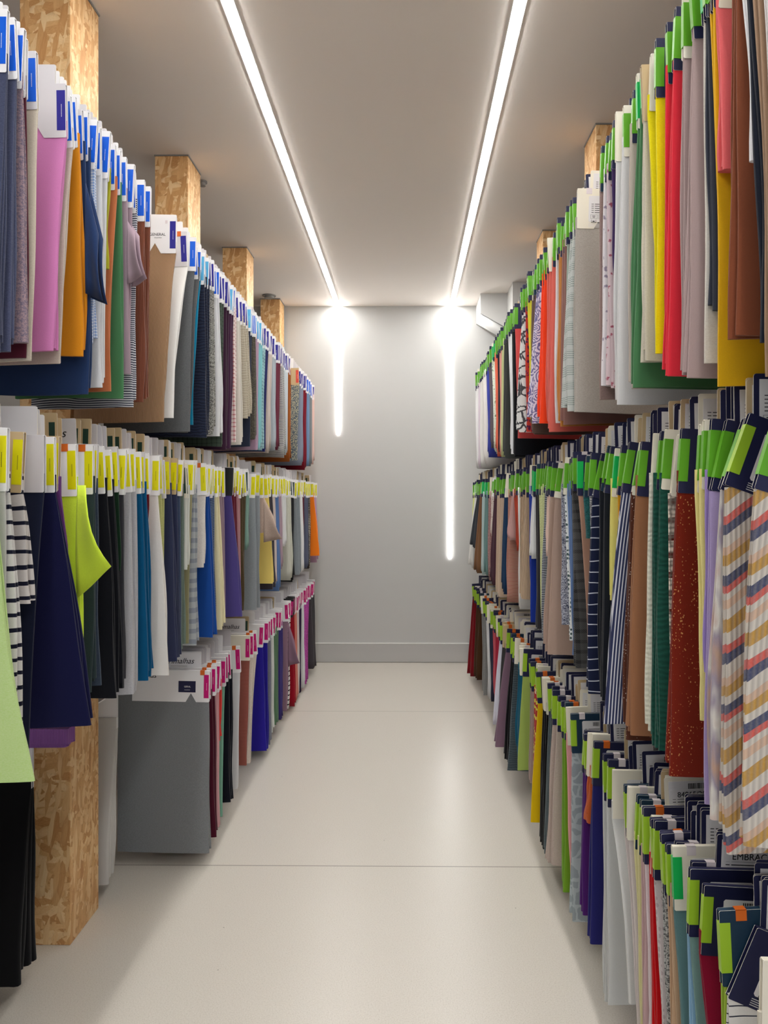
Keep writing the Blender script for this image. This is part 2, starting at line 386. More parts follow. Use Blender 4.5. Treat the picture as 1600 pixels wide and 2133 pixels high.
# ------------------------------------------------------------------ parts of a swatch
W = .296                       # how far a swatch reaches from its aisle edge towards the rail
MESH = {}
def header_mesh(side, style, hook=True):
    """folded card that clamps the cloth; x grows away from the aisle"""
    key = ('hd', side, style, hook)
    if key in MESH: return MESH[key]
    g = -1 if side == 'left' else 1
    face = {'white': P_WHITE, 'cream': P_CREAM, 'kraft': P_KRAFT, 'navy': P_NAVY, 'petrol': P_TEAL, 'black': P_BLACK, 'grey': P_GREYW}[style]
    mb = MB(); H = .120
    pts = [(0, -.002), (.002, 0), (W, 0), (W, -H), (.090, -H), (.070, -H+.034), (.050, -H), (.002, -H), (0, -H+.002)]
    pts = [(g*a, c) for a, c in pts]
    mb.prism(pts, -.0052, -.0040, 0, 1)       # front leaf
    mb.prism(pts, .0040, .0052, 0, 1)         # rear leaf
    mb.box(g*.0005, g*W, -.0042, .0042, -.0014, .0004, 0)   # the fold along the top
    if hook:      # steel hook that reaches over the first rod of the rail
        e_ = .336 if side == 'left' else .366
        mb.box(g*(W-.02), g*e_, -.0008, .0008, -.042, -.036, 2); mb.box(g*(e_-.003), g*e_, -.0008, .0008, -.058, -.036, 2)
    MESH[key] = mb.mesh('header_card', [face, P_EDGE if side == 'right' else P_WHITE, M_STEEL]); return MESH[key]
def tab_mesh(side, colr):
    key = ('tab', side, colr)
    if key in MESH: return MESH[key]
    g = -1 if side == 'left' else 1
    cm = {'blue': P_BLUE, 'violet': P_VIOLET, 'sky': P_SKY, 'yellow': P_YEL, 'magenta': P_MAG, 'green': P_GREEN, 'lime': P_LIME, 'emerald': P_EMER, 'darkgreen': P_DGREEN, 'orange': P_REDP}[colr]
    ink = P_INK if colr == 'yellow' else P_WHITE
    mb = MB()
    if side == 'left':
        mb.box(g*.0014, g*.0205, -.0058, -.0050, -.104, -.015, 0)
        for q in range(11): mb.box(g*.0092, g*.0104, -.0060, -.0057, -.074+q*.0026, -.0724+q*.0026, 1)      # a line of tiny lettering
    else:
        mb.box(-g*.0007, g*.0165, -.0058, .0058, -.098, -.019, 0)
    MESH[key] = mb.mesh('colour_tab', [cm, ink]); return MESH[key]
def sticker_mesh(side, colr, s0=.020):
    key = ('st', side, colr, s0)
    if key in MESH: return MESH[key]
    g = -1 if side == 'left' else 1; cm = {'orange': P_ORANGE, 'pale': P_TAG, 'sky': P_SKY}[colr]
    mb = MB(); mb.box(g*s0, g*(s0+.017), -.0060, -.0050, -.0165, .0012, 0); mb.box(g*s0, g*(s0+.017), -.0060, .0060, .0004, .0012, 0)
    MESH[key] = mb.mesh('sticker', [cm]); return MESH[key]
def print_marks(mb, g, s0, s1, z1, z0, y, big):
    """barcode, lines of small print and care symbols, always reading towards +x of the world"""
    rnd = random.Random(5)
    X0, X1 = (s0, s1) if g > 0 else (-s1, -s0)
    def r(a, b_, c, d): mb.box(a, b_, y-.0003, y, c, d, 1)
    wd = X1-X0; x = X0+wd*.42
    while x < X1-.006:
        q = rnd.choice((.0006, .0011, .0018)); r(x, x+q, z1-.016, z1-.004); x += q+rnd.choice((.0009, .0015))
    z = z1-.024
    for k in range(5):
        r(X0+.008, X0+.015, z-.0014, z); r(X0+.018, X0+.018+(wd-.026)*rnd.uniform(.5, .95), z-.0016, z); z -= .0062
    z -= .001
    for k in range(2):
        a = X0+.006+k*.024
        r(a, a+.020, z-.0004, z); r(a, a+.020, z-.0124, z-.012); r(a, a+.0005, z-.012, z); r(a+.0195, a+.020, z-.012, z); r(a+.005, a+.014, z-.005, z-.0035); r(a+.006, a+.013, z-.009, z-.0075)
    z -= .0155
    a = X0+.008     # wash tub
    r(a, a+.0010, z-.008, z); r(a+.0135, a+.0145, z-.008, z); r(a, a+.0145, z-.0090, z-.0080); r(a+.004, a+.0105, z-.0058, z-.003)
    for k in range(2):
        a2 = X0+.029+k*.016
        if a2+.01 < X1: r(a2, a2+.009, z-.009, z-.0082); r(a2+.004, a2+.005, z-.008, z-.001)
def info_mesh(side, inv=False):
    key = ('info', side)
    if key in MESH: return MESH[key]
    g = -1 if side == 'left' else 1; mb = MB(); s0, s1, z1, z0 = .034, .112, -.022, -.100
    rr = .003; pts = [(s0+rr, z1), (s1-rr, z1), (s1, z1-rr), (s1, z0+rr), (s1-rr, z0), (s0+rr, z0), (s0, z0+rr), (s0, z1-rr)]
    mb.prism([(g*a, c) for a, c in pts], -.0058, -.0051, 0, 0); print_marks(mb, g, s0, s1, z1, z0, -.0058, False)
    for k in range(4): mb.box(g*.034, g*(.075+.008*((k*7) % 5)), -.0056, -.0051, -.1055-.0034*k, -.1045-.0034*k, 0)
    MESH[key] = mb.mesh('printed_label', [P_LABEL, P_INK]); return MESH[key]
def backing_mesh(side, style, leaves=2, seed=0):
    """taller cards that stand behind the header, set back from the aisle"""
    key = ('bk', side, style, leaves, seed)
    if key in MESH: return MESH[key]
    rnd = random.Random(seed*31+leaves)
    g = -1 if side == 'left' else 1
    face = {'white': P_WHITE, 'cream': P_CREAM, 'kraft': P_KRAFT, 'navy': P_NAVY, 'grey': P_GREYW}[style]
    mb = MB()
    for k in range(leaves):
        s0 = .045+rnd.uniform(-.004, .006); z1 = .064+rnd.uniform(-.008, .006); y = .0062+.0026*k; q = .004
        pts = [(s0+q, z1), (W, z1), (W, -.03), (s0, -.03), (s0, z1-q), (s0+q*.3, z1-q*.3)]
        mb.prism([(g*a, c) for a, c in pts], y, y+.0013, 0, 1)
        if k == 0:
            if side == 'right' and style in ('navy', 'kraft', 'cream'):
                mb.box(g*(s0+.009), g*(W-.02), y-.0004, y, -.028, z1-.009, 3)
                print_marks(mb, g, s0+.009, s0+.11, z1-.010, -.028, y-.0004, True)
            elif side == 'left' and style == 'kraft': mb.box(g*(s0+.006), g*(s0+.020), y-.0004, y, -.03, z1-.022, 4)
            # material slot 1 is ink for print_marks, so the paper rim of the leaf uses it only on pale cards
    mats = [face, P_EDGE, P_EDGE, P_LABEL, P_DGREEN]
    me = mb.mesh('backing_card', mats)
    if side == 'right' and style in ('navy', 'kraft', 'cream'):
        me.materials.append(P_INK)
        mi = [p.material_index for p in me.polygons]
        # the printed marks are the small boxes that follow the label plate
        start = mi.index(3)+6
        n_marks_end = start
        while n_marks_end < len(mi) and mi[n_marks_end] == 1 and me.polygons[n_marks_end].area < 1e-3 and abs(sum(me.vertices[v].co.y for v in me.polygons[n_marks_end].vertices)/len(me.polygons[n_marks_end].vertices)-(.0062-.0004)) < .0006: n_marks_end += 1
        for q in range(start, n_marks_end): me.polygons[q].material_index = 5
    MESH[key] = me; return me

def fabric_mesh(side, L, tt, tb, lean, dx, nlay, seed, mat, pw=1.25, W=W, ztop=-.080):
    """folded lengths of cloth hanging from the card: each layer is a fold whose rounded edge faces the aisle"""
    g = -1 if side == 'left' else 1; rnd = random.Random(seed); v = []; f = []
    rows = 10; inner = [0, .006, .03, .09, .17, .24, W-.01]
    ph = rnd.uniform(0, 6); kx = rnd.uniform(9, 20); amp = rnd.uniform(.001, .005)
    for k in range(nlay):
        Lk = L*(1-(0 if k == 0 else rnd.uniform(0, .05))); off = rnd.uniform(-.002, .012) if k else rnd.uniform(0, .003)
        w1 = rnd.uniform(.0, .006); w2 = rnd.uniform(0, 6.3); n0 = len(v); ringn = None
        for r in range(rows+1):
            u = max(0, (r-1)/(rows-1)); z = ztop if r == 0 else -.1215-(Lk-.1215)*u
            es = 1-(1-u)**2.4; ed = u**pw*(.7 if pw < 1.5 else .95)+es*(.3 if pw < 1.5 else .05)
            em = .65*es+.35*u; T = tt+(tb-tt)*em; yc = lean*em
            y0 = yc-T/2+T*k/nlay; y1 = yc-T/2+T*(k+.93)/nlay; th = y1-y0
            s0 = .0012+off*u-dx*ed+w1*math.sin(u*7+w2)*u
            ring = []
            def P(s, y): return (g*s, y+amp*u*math.sin(s*kx+ph+u*2)*min(1, s/.05), z+ (.004*math.sin(s*kx*.6+ph+k)*u if r == rows else 0))
            for s in reversed(inner[1:]): ring.append(P(max(s+s0*(1-s/W), s0+th*.5), y0))
            for a in range(1, 4):
                t = math.pi*a/4; ring.append(P(s0+th*.5*(1-math.sin(t)), (y0+y1)/2-th/2*math.cos(t)))
            for s in inner[1:]: ring.append(P(max(s+s0*(1-s/W), s0+th*.5), y1))
            ringn = len(ring); v += ring
        for r in range(rows):
            for q in range(ringn):
                q2 = (q+1) % ringn; a = n0+r*ringn
                f.append((a+q, a+q2, a+ringn+q2, a+ringn+q))
        e = n0+rows*ringn; h = len(inner)-1
        # bottom and top closed with quads across the fold
        for base, flip in ((e, False), (n0, True)):
            for q in range(ringn//2):
                a, b_, c, d = base+q, base+q+1, base+ringn-2-q, base+ringn-1-q
                if b_ >= c: 
                    if b_ == c: f.append((a, b_, d))
                    break
                f.append((a, b_, c, d))
    me = bpy.data.meshes.new('cloth'); me.from_pydata(v, [], f); me.materials.append(mat)
    me.polygons.foreach_set('use_smooth', [len(p.vertices) == 4 for p in me.polygons])
    import bmesh
    bm = bmesh.new(); bm.from_mesh(me); bmesh.ops.recalc_face_normals(bm, faces=bm.faces)
    for ed_ in bm.edges:
        if len(ed_.link_faces) == 2 and ed_.link_faces[0].normal.angle(ed_.link_faces[1].normal, 0) > .9: ed_.smooth = False
    bm.to_mesh(me); bm.free(); return me

def flap_mesh(side, pts, bulge, mat):
    """a corner of the cloth that has swung out into the aisle; pts are (out, z) with out > 0 towards the aisle"""
    g = -1 if side == 'left' else 1; v = []; f = []; n = 8; m_ = 6
    (a, b_, c, d) = pts
    for layer in (0, 1):
        for i in range(n+1):
            for j in range(m_+1):
                u, t = i/n, j/m_
                p = [(1-u)*((1-t)*a[q]+t*b_[q])+u*((1-t)*d[q]+t*c[q]) for q in (0, 1)]
                y = bulge*math.sin(math.pi*t*.9)*(.3+u)+(.0025 if layer else 0)+.006*math.sin(u*5)*t
                v.append((-g*p[0], y, p[1]-.012*math.sin(math.pi*t)*u))
    k = (n+1)*(m_+1)
    for i in range(n):
        for j in range(m_):
            q = i*(m_+1)+j; f.append((q, q+1, q+m_+2, q+m_+1)); f.append((k+q, k+q+m_+1, k+q+m_+2, k+q+1))
    rim = [(i, 0) for i in range(n)]+[(n, j) for j in range(m_)]+[(i, m_) for i in range(n, 0, -1)]+[(0, j) for j in range(m_, 0, -1)]
    ids = [i*(m_+1)+j for i, j in rim]
    for q in range(len(ids)):
        a_, c_ = ids[q], ids[(q+1) % len(ids)]; f.append((a_, c_, k+c_, k+a_))
    me = bpy.data.meshes.new('swung_corner'); me.from_pydata(v, [], f); me.materials.append(mat)
    me.polygons.foreach_set('use_smooth', [True]*len(me.polygons)); 
    import bmesh
    bm = bmesh.new(); bm.from_mesh(me); bmesh.ops.recalc_face_normals(bm, faces=bm.faces); bm.to_mesh(me); bm.free()
    return me

def text_part(s, parent, loc, size, mat, shear=0, rot=0, name='lettering', bold=0):
    cu = bpy.data.curves.new(name, 'FONT'); cu.body = s; cu.size = size; cu.shear = shear; cu.extrude = .0002; cu.offset = bold
    o = bpy.data.objects.new(name, cu); dg = bpy.context.evaluated_depsgraph_get()
    COL.objects.link(o); bpy.context.view_layer.update()
    me = bpy.data.meshes.new_from_object(o.evaluated_get(bpy.context.evaluated_depsgraph_get())); COL.objects.unlink(o)
    bpy.data.objects.remove(o)
    me.materials.clear(); me.materials.append(mat)
    t = link(name, me, parent); t.location = loc; t.rotation_euler = (R(90), rot, 0); return t

# ------------------------------------------------------------------ the swatches, rail by rail, nearest first
#  (tip, foot tip, foot height, colour, pattern, second colour, name, options)
# tip / foot tip are where the aisle edge appears across the 1600-wide frame; every one becomes a depth along its rail.
from collections import OrderedDict
RAILS = OrderedDict()
RAILS['left', 'top'] = [
 (12,10,735,(72,78,104),'melange',(40,44,66),'dark slate',{}),
 (31,37,735,(82,88,116),'melange',(50,54,78),'slate blue melange',{}),
 (44,66,718,(172,146,152),'tweed',(120,110,130),'speckled mauve',{'tab':'blue'}),
 (52,58,745,(88,30,48),'solid',None,'burgundy',{}),
 (77,70,752,(208,198,182),'melange',(184,172,154),'oatmeal melange',{'tab':'blue'}),
 (137,126,735,(208,128,184),'solid',None,'pink',{'tab':'violet','n':1,'plain':1}),
 (150,134,760,(196,184,172),'melange',(176,160,146),'warm oatmeal',{'tab':'blue'}),
 (164,183,745,(226,146,30),'solid',None,'orange',{'tab':'blue'}),
 (187,192,810,(36,58,100),'solid',None,'deep blue',{'tab':'blue','flap':((0,-.18),(0,-.44),(.045,-.46),(.03,-.3))}),
 (197,203,716,(112,146,200),'gingham',(222,226,234),'blue gingham',{'tab':'blue'}),
 (222,222,800,(218,219,222),'solid',None,'pale grey',{'tab':'blue'}),
 (230,226,560,(168,166,40),'solid',None,'olive yellow',{'tab':'blue'}),
 (243,232,816,(196,116,74),'solid',None,'terracotta',{'tab':'blue'}),
 (252,263,832,(78,134,90),'solid',None,'leaf green',{'tab':'blue'}),
 (274,277,772,(172,150,162),'solid',None,'mauve grey',{'tab':'blue','flap':((0,-.17),(0,-.34),(.045,-.32),(.02,-.2))}),
 (285,284,850,(222,222,228),'hstripe',(38,42,64),'fine navy striped',{'tab':'blue'}),
 (312,311,828,(132,76,56),'rib',None,'ribbed russet',{'tab':'blue','plain':1}),
 (366,348,880,(164,130,98),'rib',None,'camel ribbed',{'tab':'violet','n':1,'text':'GENERAL','plain':1}),
 (391,367,872,(234,233,230),'solid',None,'white',{'tab':'violet','n':1,'sticker':'orange'}),
 (415,402,893,(98,100,102),'melange',(66,68,70),'charcoal melange',{'tab':'blue','n':2}),
 (418,405,886,(16,128,164),'solid',None,'bright teal',{'tab':'blue'}),
 (436,438,897,(28,32,48),'wave',(44,54,80),'dark jacquard',{'tab':'sky'}),
 (445,449,900,(60,60,58),'zigzag',(190,190,184),'black speckled',{'tab':'violet'}),
 (456,466,902,(226,227,230),'solid',None,'off white',{'tab':'blue'}),
 (466,464,925,(74,88,76),'check',(50,60,54),'dull green checked',{'tab':'violet'}),
 (477,476,930,(62,34,56),'solid',None,'dark aubergine',{'tab':'violet'}),
 (486,484,928,(74,42,70),'solid',None,'aubergine',{'tab':'sky'}),
 (492,493,915,(232,218,214),'check',(168,52,62),'red checked',{'tab':'blue'}),
 (500,509,922,(222,218,208),'solid',None,'ivory',{'tab':'violet'}),
 (517,526,862,(188,180,162),'wave',(160,150,132),'linen beige',{'tab':'violet'}),
 (525,521,925,(52,60,80),'melange',None,'dark denim',{'tab':'sky'}),
 (532,536,910,(120,114,98),'zigzag',(60,58,58),'zigzag beige',{'tab':'blue'}),
 (539,538,933,(190,160,184),'solid',None,'lilac',{'tab':'sky'}),
 (547,545,930,(136,202,208),'solid',None,'aqua',{'tab':'sky'}),
 (553,551,934,(160,196,200),'check',(90,120,130),'aqua checked',{'tab':'violet'}),
 (559,555,936,(34,40,96),'solid',None,'navy',{'tab':'violet'}),
 (567,564,935,(204,192,184),'solid',None,'warm beige',{'tab':'violet'}),
 (575,576,930,(180,190,198),'solid',None,'pale blue grey',{'tab':'violet'}),
 (584,583,930,(112,48,66),'solid',None,'maroon',{'tab':'violet'}),
 (591,596,944,(224,224,222),'hstripe',(60,60,64),'black striped',{'tab':'violet'}),
 (600,600,940,(206,214,218),'solid',None,'icy white',{'tab':'violet'}),
 (606,607,955,(160,88,34),'solid',None,'rust brown',{'tab':'violet'}),
 (624,622,960,(188,186,158),'mosaic',(70,86,100),'mosaic print',{'tab':'orange','n':1,'hd':'kraft'}),
 (632,632,962,(140,148,166),'solid',None,'blue grey',{'tab':'violet'}),
 (639,638,972,(126,22,40),'solid',None,'dark red',{'tab':'violet'}),
 (645,645,965,(120,150,186),'solid',None,'light denim',{'tab':'blue'}),
 (650,650,965,(132,136,138),'melange',None,'grey melange',{'tab':'blue'}),
 (655,655,960,(226,192,182),'solid',None,'peach',{'tab':'violet'}),
]
RAILS['left', 'mid'] = [
 (-14,76,1622,(184,214,134),'melange',(206,224,170),'lime melange',{'n':1,'pw':2.0}),
 (9,12,1400,(206,206,202),'solid',None,'pale grey',{}),
 (17,56,1552,(226,224,220),'boldstripe',(22,24,44),'black and white striped',{'n':1}),
 (45,74,1256,(216,210,206),'boldstripe',(20,22,42),'short broad striped',{'hd':'kraft','n':1}),
 (90,62,1560,(20,26,50),'solid',None,'midnight blue',{'n':1,'plain':1,'tab':None}),
 (114,197,1508,(16,18,62),'solid',None,'wide navy',{'n':1,'sticker':'orange'}),
 (125,150,1230,(112,62,130),'solid',None,'purple',{'hd':'kraft','n':1}),
 (160,181,1450,(226,255,72),'solid',None,'neon yellow',{'n':1,'sticker':'orange','flap':((0,-.10),(0,-.36),(.085,-.285),(.018,-.10)),'flapb':.035}),
 (196,204,1440,(48,62,66),'solid',None,'dark slate',{'n':1,'sticker':'orange'}),
 (203,207,1430,(62,74,92),'melange',None,'slate blue',{}),
 (236,258,1440,(18,20,28),'solid',None,'black',{'n':2}),
 (246,256,1190,(20,52,32),'solid',None,'dark green',{}),
 (256,263,1430,(56,56,62),'solid',None,'charcoal',{}),
 (283,290,1435,(190,190,194),'melange',(160,160,166),'light grey melange',{'n':2}),
 (304,319,1408,(0,88,134),'solid',None,'petrol blue',{'n':2,'sticker':'orange'}),
 (310,308,1120,(128,20,34),'solid',None,'dark red',{}),
 (328,358,1404,(238,234,229),'solid',None,'white',{'n':1}),
 (342,341,1250,(196,198,130),'melange',None,'pale olive',{'hd':'grey'}),
 (368,376,1368,(52,58,88),'solid',None,'ink blue',{'hd':'kraft','n':2}),
 (375,378,1362,(70,84,112),'melange',None,'denim',{}),
 (382,386,1350,(110,126,116),'melange',None,'sage denim',{'hd':'kraft'}),
 (395,395,1180,(214,216,208),'solid',None,'pale sage',{'hd':'cream','tab':'darkgreen'}),
 (400,393,1340,(156,152,116),'solid',None,'olive',{}),
 (410,412,1335,(176,180,184),'widestripe',(128,136,148),'grey wide striped',{}),
 (428,429,1182,(224,218,212),'melange',None,'ivory melange',{'sticker':'orange','n':1}),
 (436,454,1320,(24,76,158),'solid',None,'royal blue',{}),
 (446,449,1318,(120,140,170),'hstripe',(50,60,90),'blue tweed striped',{}),
 (456,471,1303,(240,230,190),'solid',None,'cream yellow',{}),
 (466,471,1290,(158,134,148),'solid',None,'dusty mauve',{}),
 (482,507,1283,(82,72,138),'solid',None,'indigo',{'hd':'black','tab':None,'n':1}),
 (492,499,1270,(116,36,54),'solid',None,'burgundy',{}),
 (500,504,1265,(188,140,146),'solid',None,'dusty pink',{}),
 (512,511,1262,(86,72,46),'melange',(50,42,28),'brown melange',{'tab':'yellow'}),
 (519,519,1140,(128,162,150),'solid',None,'sage green',{'tab':'darkgreen'}),
 (541,542,1264,(150,156,160),'melange',(118,124,130),'steel grey melange',{'n':2}),
 (549,551,1110,(196,176,162),'melange',(150,124,112),'oatmeal',{'tab':'yellow','n':1,'flap':((0,-.12),(0,-.36),(.10,-.34),(.05,-.22))}),
 (560,572,1215,(246,220,124),'solid',None,'soft yellow',{'n':1}),
 (567,574,1222,(72,68,78),'melange',None,'grey plum',{}),
 (573,579,1210,(226,210,204),'solid',None,'blush white',{}),
 (580,586,1222,(98,132,186),'solid',None,'cornflower blue',{}),
 (586,590,1180,(186,160,172),'solid',None,'pale mauve',{}),
 (596,598,1130,(238,240,240),'solid',None,'bright white',{}),
 (606,610,1200,(226,226,212),'rib',None,'ribbed ivory',{'hd':'white'}),
 (612,612,1205,(26,26,30),'solid',None,'black',{'tab':'darkgreen'}),
 (624,629,1190,(150,158,164),'melange',None,'blue grey melange',{}),
 (630,635,1184,(240,240,240),'solid',None,'white',{}),
 (634,634,1130,(96,36,52),'solid',None,'maroon',{}),
 (642,644,1176,(98,104,126),'solid',None,'slate',{}),
 (646,647,1178,(70,60,60),'dots',(220,210,180),'brown dotted',{}),
 (654,666,1157,(255,134,34),'solid',None,'bright orange',{'n':1}),
 (659,664,1165,(196,160,186),'solid',None,'lilac pink',{}),
]
RAILS['left', 'low'] = [
 (435,438,1772,(136,139,142),'melange',(100,103,107),'wide grey melange',{'n':1,'W':.362,'text':'GERAL','sticker':'orange','plain':1}),
 (447,454,1735,(80,16,38),'solid',None,'wine red',{'sticker':'orange','n':2}),
 (456,460,1716,(222,168,172),'solid',None,'rose pink',{'sticker':'orange'}),
 (462,463,1540,(222,60,54),'solid',None,'coral red',{'sticker':'orange'}),
 (468,466,1698,(124,178,154),'solid',None,'mint green',{}),
 (484,485,1662,(16,18,30),'solid',None,'black',{'n':2}),
 (500,499,1640,(214,214,216),'solid',None,'pale grey',{'sticker':'orange','n':1}),
 (520,518,1590,(160,96,84),'hstripe',(130,68,60),'brown striped',{'hd':'cream','n':1,'plain':1}),
 (535,525,1586,(214,202,190),'melange',None,'ivory melange',{'sticker':'orange','n':2}),
 (557,560,1558,(42,32,156),'solid',None,'royal violet blue',{'n':2}),
 (564,566,1545,(126,128,146),'melange',None,'grey blue',{}),
 (570,572,1520,(224,226,222),'solid',None,'white',{}),
 (580,581,1500,(96,130,100),'solid',None,'moss green',{}),
 (589,590,1490,(66,56,126),'solid',None,'indigo',{}),
 (600,600,1478,(150,118,136),'solid',None,'mauve',{'n':1,'flap':((0,-.12),(0,-.40),(.075,-.38),(.04,-.24))}),
 (605,604,1470,(232,230,228),'boldstripe',(24,24,30),'black and white striped',{}),
 (613,617,1462,(168,18,40),'solid',None,'crimson',{'hd':'black'}),
 (618,621,1452,(222,140,124),'solid',None,'salmon',{}),
 (623,625,1445,(226,214,212),'solid',None,'blush white',{}),
 (628,628,1440,(46,20,62),'solid',None,'dark purple',{}),
 (633,636,1436,(232,232,234),'solid',None,'white',{}),
 (644,642,1424,(156,48,134),'tweed',(196,96,176),'magenta patterned',{}),
 (655,659,1386,(78,74,78),'solid',None,'dark grey',{}),
]
RAILS['right', 'top'] = [
 (1578,1600,800,(214,210,208),'solid',None,'pale grey',{'n':1}),
 (1556,1592,790,(160,130,104),'solid',None,'tan brown',{'n':2}),
 (1545,1575,722,(20,26,40),'solid',None,'blue black',{'n':1}),
 (1540,1552,378,(236,236,238),'solid',None,'short white',{'n':1}),
 (1524,1512,690,(134,74,48),'solid',None,'chestnut brown',{'n':2,'hd':'kraft'}),
 (1488,1484,368,(232,106,108),'solid',None,'short coral pink',{'hd':'cream','tab':None,'n':1}),
 (1484,1500,790,(232,180,22),'solid',None,'mustard',{'n':2}),
 (1476,1467,655,(52,56,68),'solid',None,'dark slate',{'n':1}),
 (1466,1464,757,(218,214,204),'melange',(196,188,176),'ivory melange',{'tab':'emerald','n':1}),
 (1420,1412,776,(178,156,154),'solid',None,'taupe rose',{'n':2}),
 (1384,1373,775,(232,50,66),'solid',None,'bright red',{'n':2}),
 (1346,1356,724,(228,214,6),'melange',(206,190,0),'bright yellow',{'n':2}),
 (1338,1331,758,(206,200,184),'melange',(180,172,152),'oatmeal',{'hd':'kraft','tab':None,'n':1}),
 (1326,1309,800,(78,130,86),'solid',None,'sage green',{'tab':'emerald','n':2}),
 (1310,1300,812,(196,184,172),'solid',None,'warm beige',{'n':1}),
 (1281,1271,834,(222,222,222),'solid',None,'pale grey',{'hd':'cream','n':2}),
 (1272,1273,580,(66,46,92),'solid',None,'dark purple',{'n':1}),
 (1262,1260,812,(206,186,190),'floral',(150,80,96),'dusty rose floral',{}),
 (1256,1245,808,(232,228,232),'floral',(150,140,160),'white floral',{}),
 (1247,1244,834,(152,128,122),'melange',None,'mauve brown',{}),
 (1197,1190,862,(178,172,164),'melange',(142,136,128),'light brown melange',{'hd':'cream','tab':None,'n':1,'info':1}),
 (1187,1166,850,(204,208,204),'block',(130,144,138),'grey green striped',{}),
 (1180,1172,846,(166,180,166),'solid',None,'sage',{}),
 (1170,1166,880,(154,112,104),'solid',None,'rosy brown',{}),
 (1163,1160,880,(196,128,60),'solid',None,'ochre',{}),
 (1157,1152,882,(228,224,226),'solid',None,'white',{}),
 (1138,1136,886,(222,108,96),'solid',None,'salmon red',{}),
 (1128,1120,878,(255,74,34),'solid',None,'neon orange',{'tab':'green'}),
 (1117,1097,870,(226,216,232),'scallop',(110,104,150),'scallop lace',{}),
 (1107,1103,892,(112,88,78),'solid',None,'cocoa brown',{}),
 (1098,1103,860,(224,214,56),'solid',None,'lemon yellow',{}),
 (1094,1092,900,(196,60,50),'print',(90,30,70),'red ethnic print',{}),
 (1087,1073,897,(232,232,230),'leaf',(74,74,78),'leaf print',{}),
 (1072,1078,915,(194,72,70),'solid',None,'brick red',{'info':1,'n':1}),
 (1066,1067,945,(18,20,26),'solid',None,'black',{}),
 (1058,1062,935,(232,234,236),'solid',None,'white',{}),
 (1050,1047,945,(62,64,62),'solid',None,'charcoal',{}),
 (1045,1042,948,(206,212,156),'solid',None,'pale lime',{}),
 (1040,1040,945,(226,160,150),'solid',None,'pale salmon',{}),
 (1036,1037,938,(30,28,44),'solid',None,'navy black',{}),
 (1030,1033,943,(228,112,84),'solid',None,'coral',{}),
 (1024,1028,938,(222,230,214),'floral',(120,140,110),'white green floral',{'tab':'emerald'}),
 (1018,1021,925,(98,88,94),'solid',None,'dark taupe',{}),
 (1013,1016,945,(60,70,160),'solid',None,'cobalt blue',{}),
 (1006,1008,962,(238,234,230),'solid',None,'snow white',{}),
 (1000,1000,968,(234,232,228),'solid',None,'soft white',{}),
 (996,996,968,(226,214,224),'solid',None,'pinkish white',{}),
 (990,991,970,(238,238,238),'solid',None,'white lawn',{}),
]
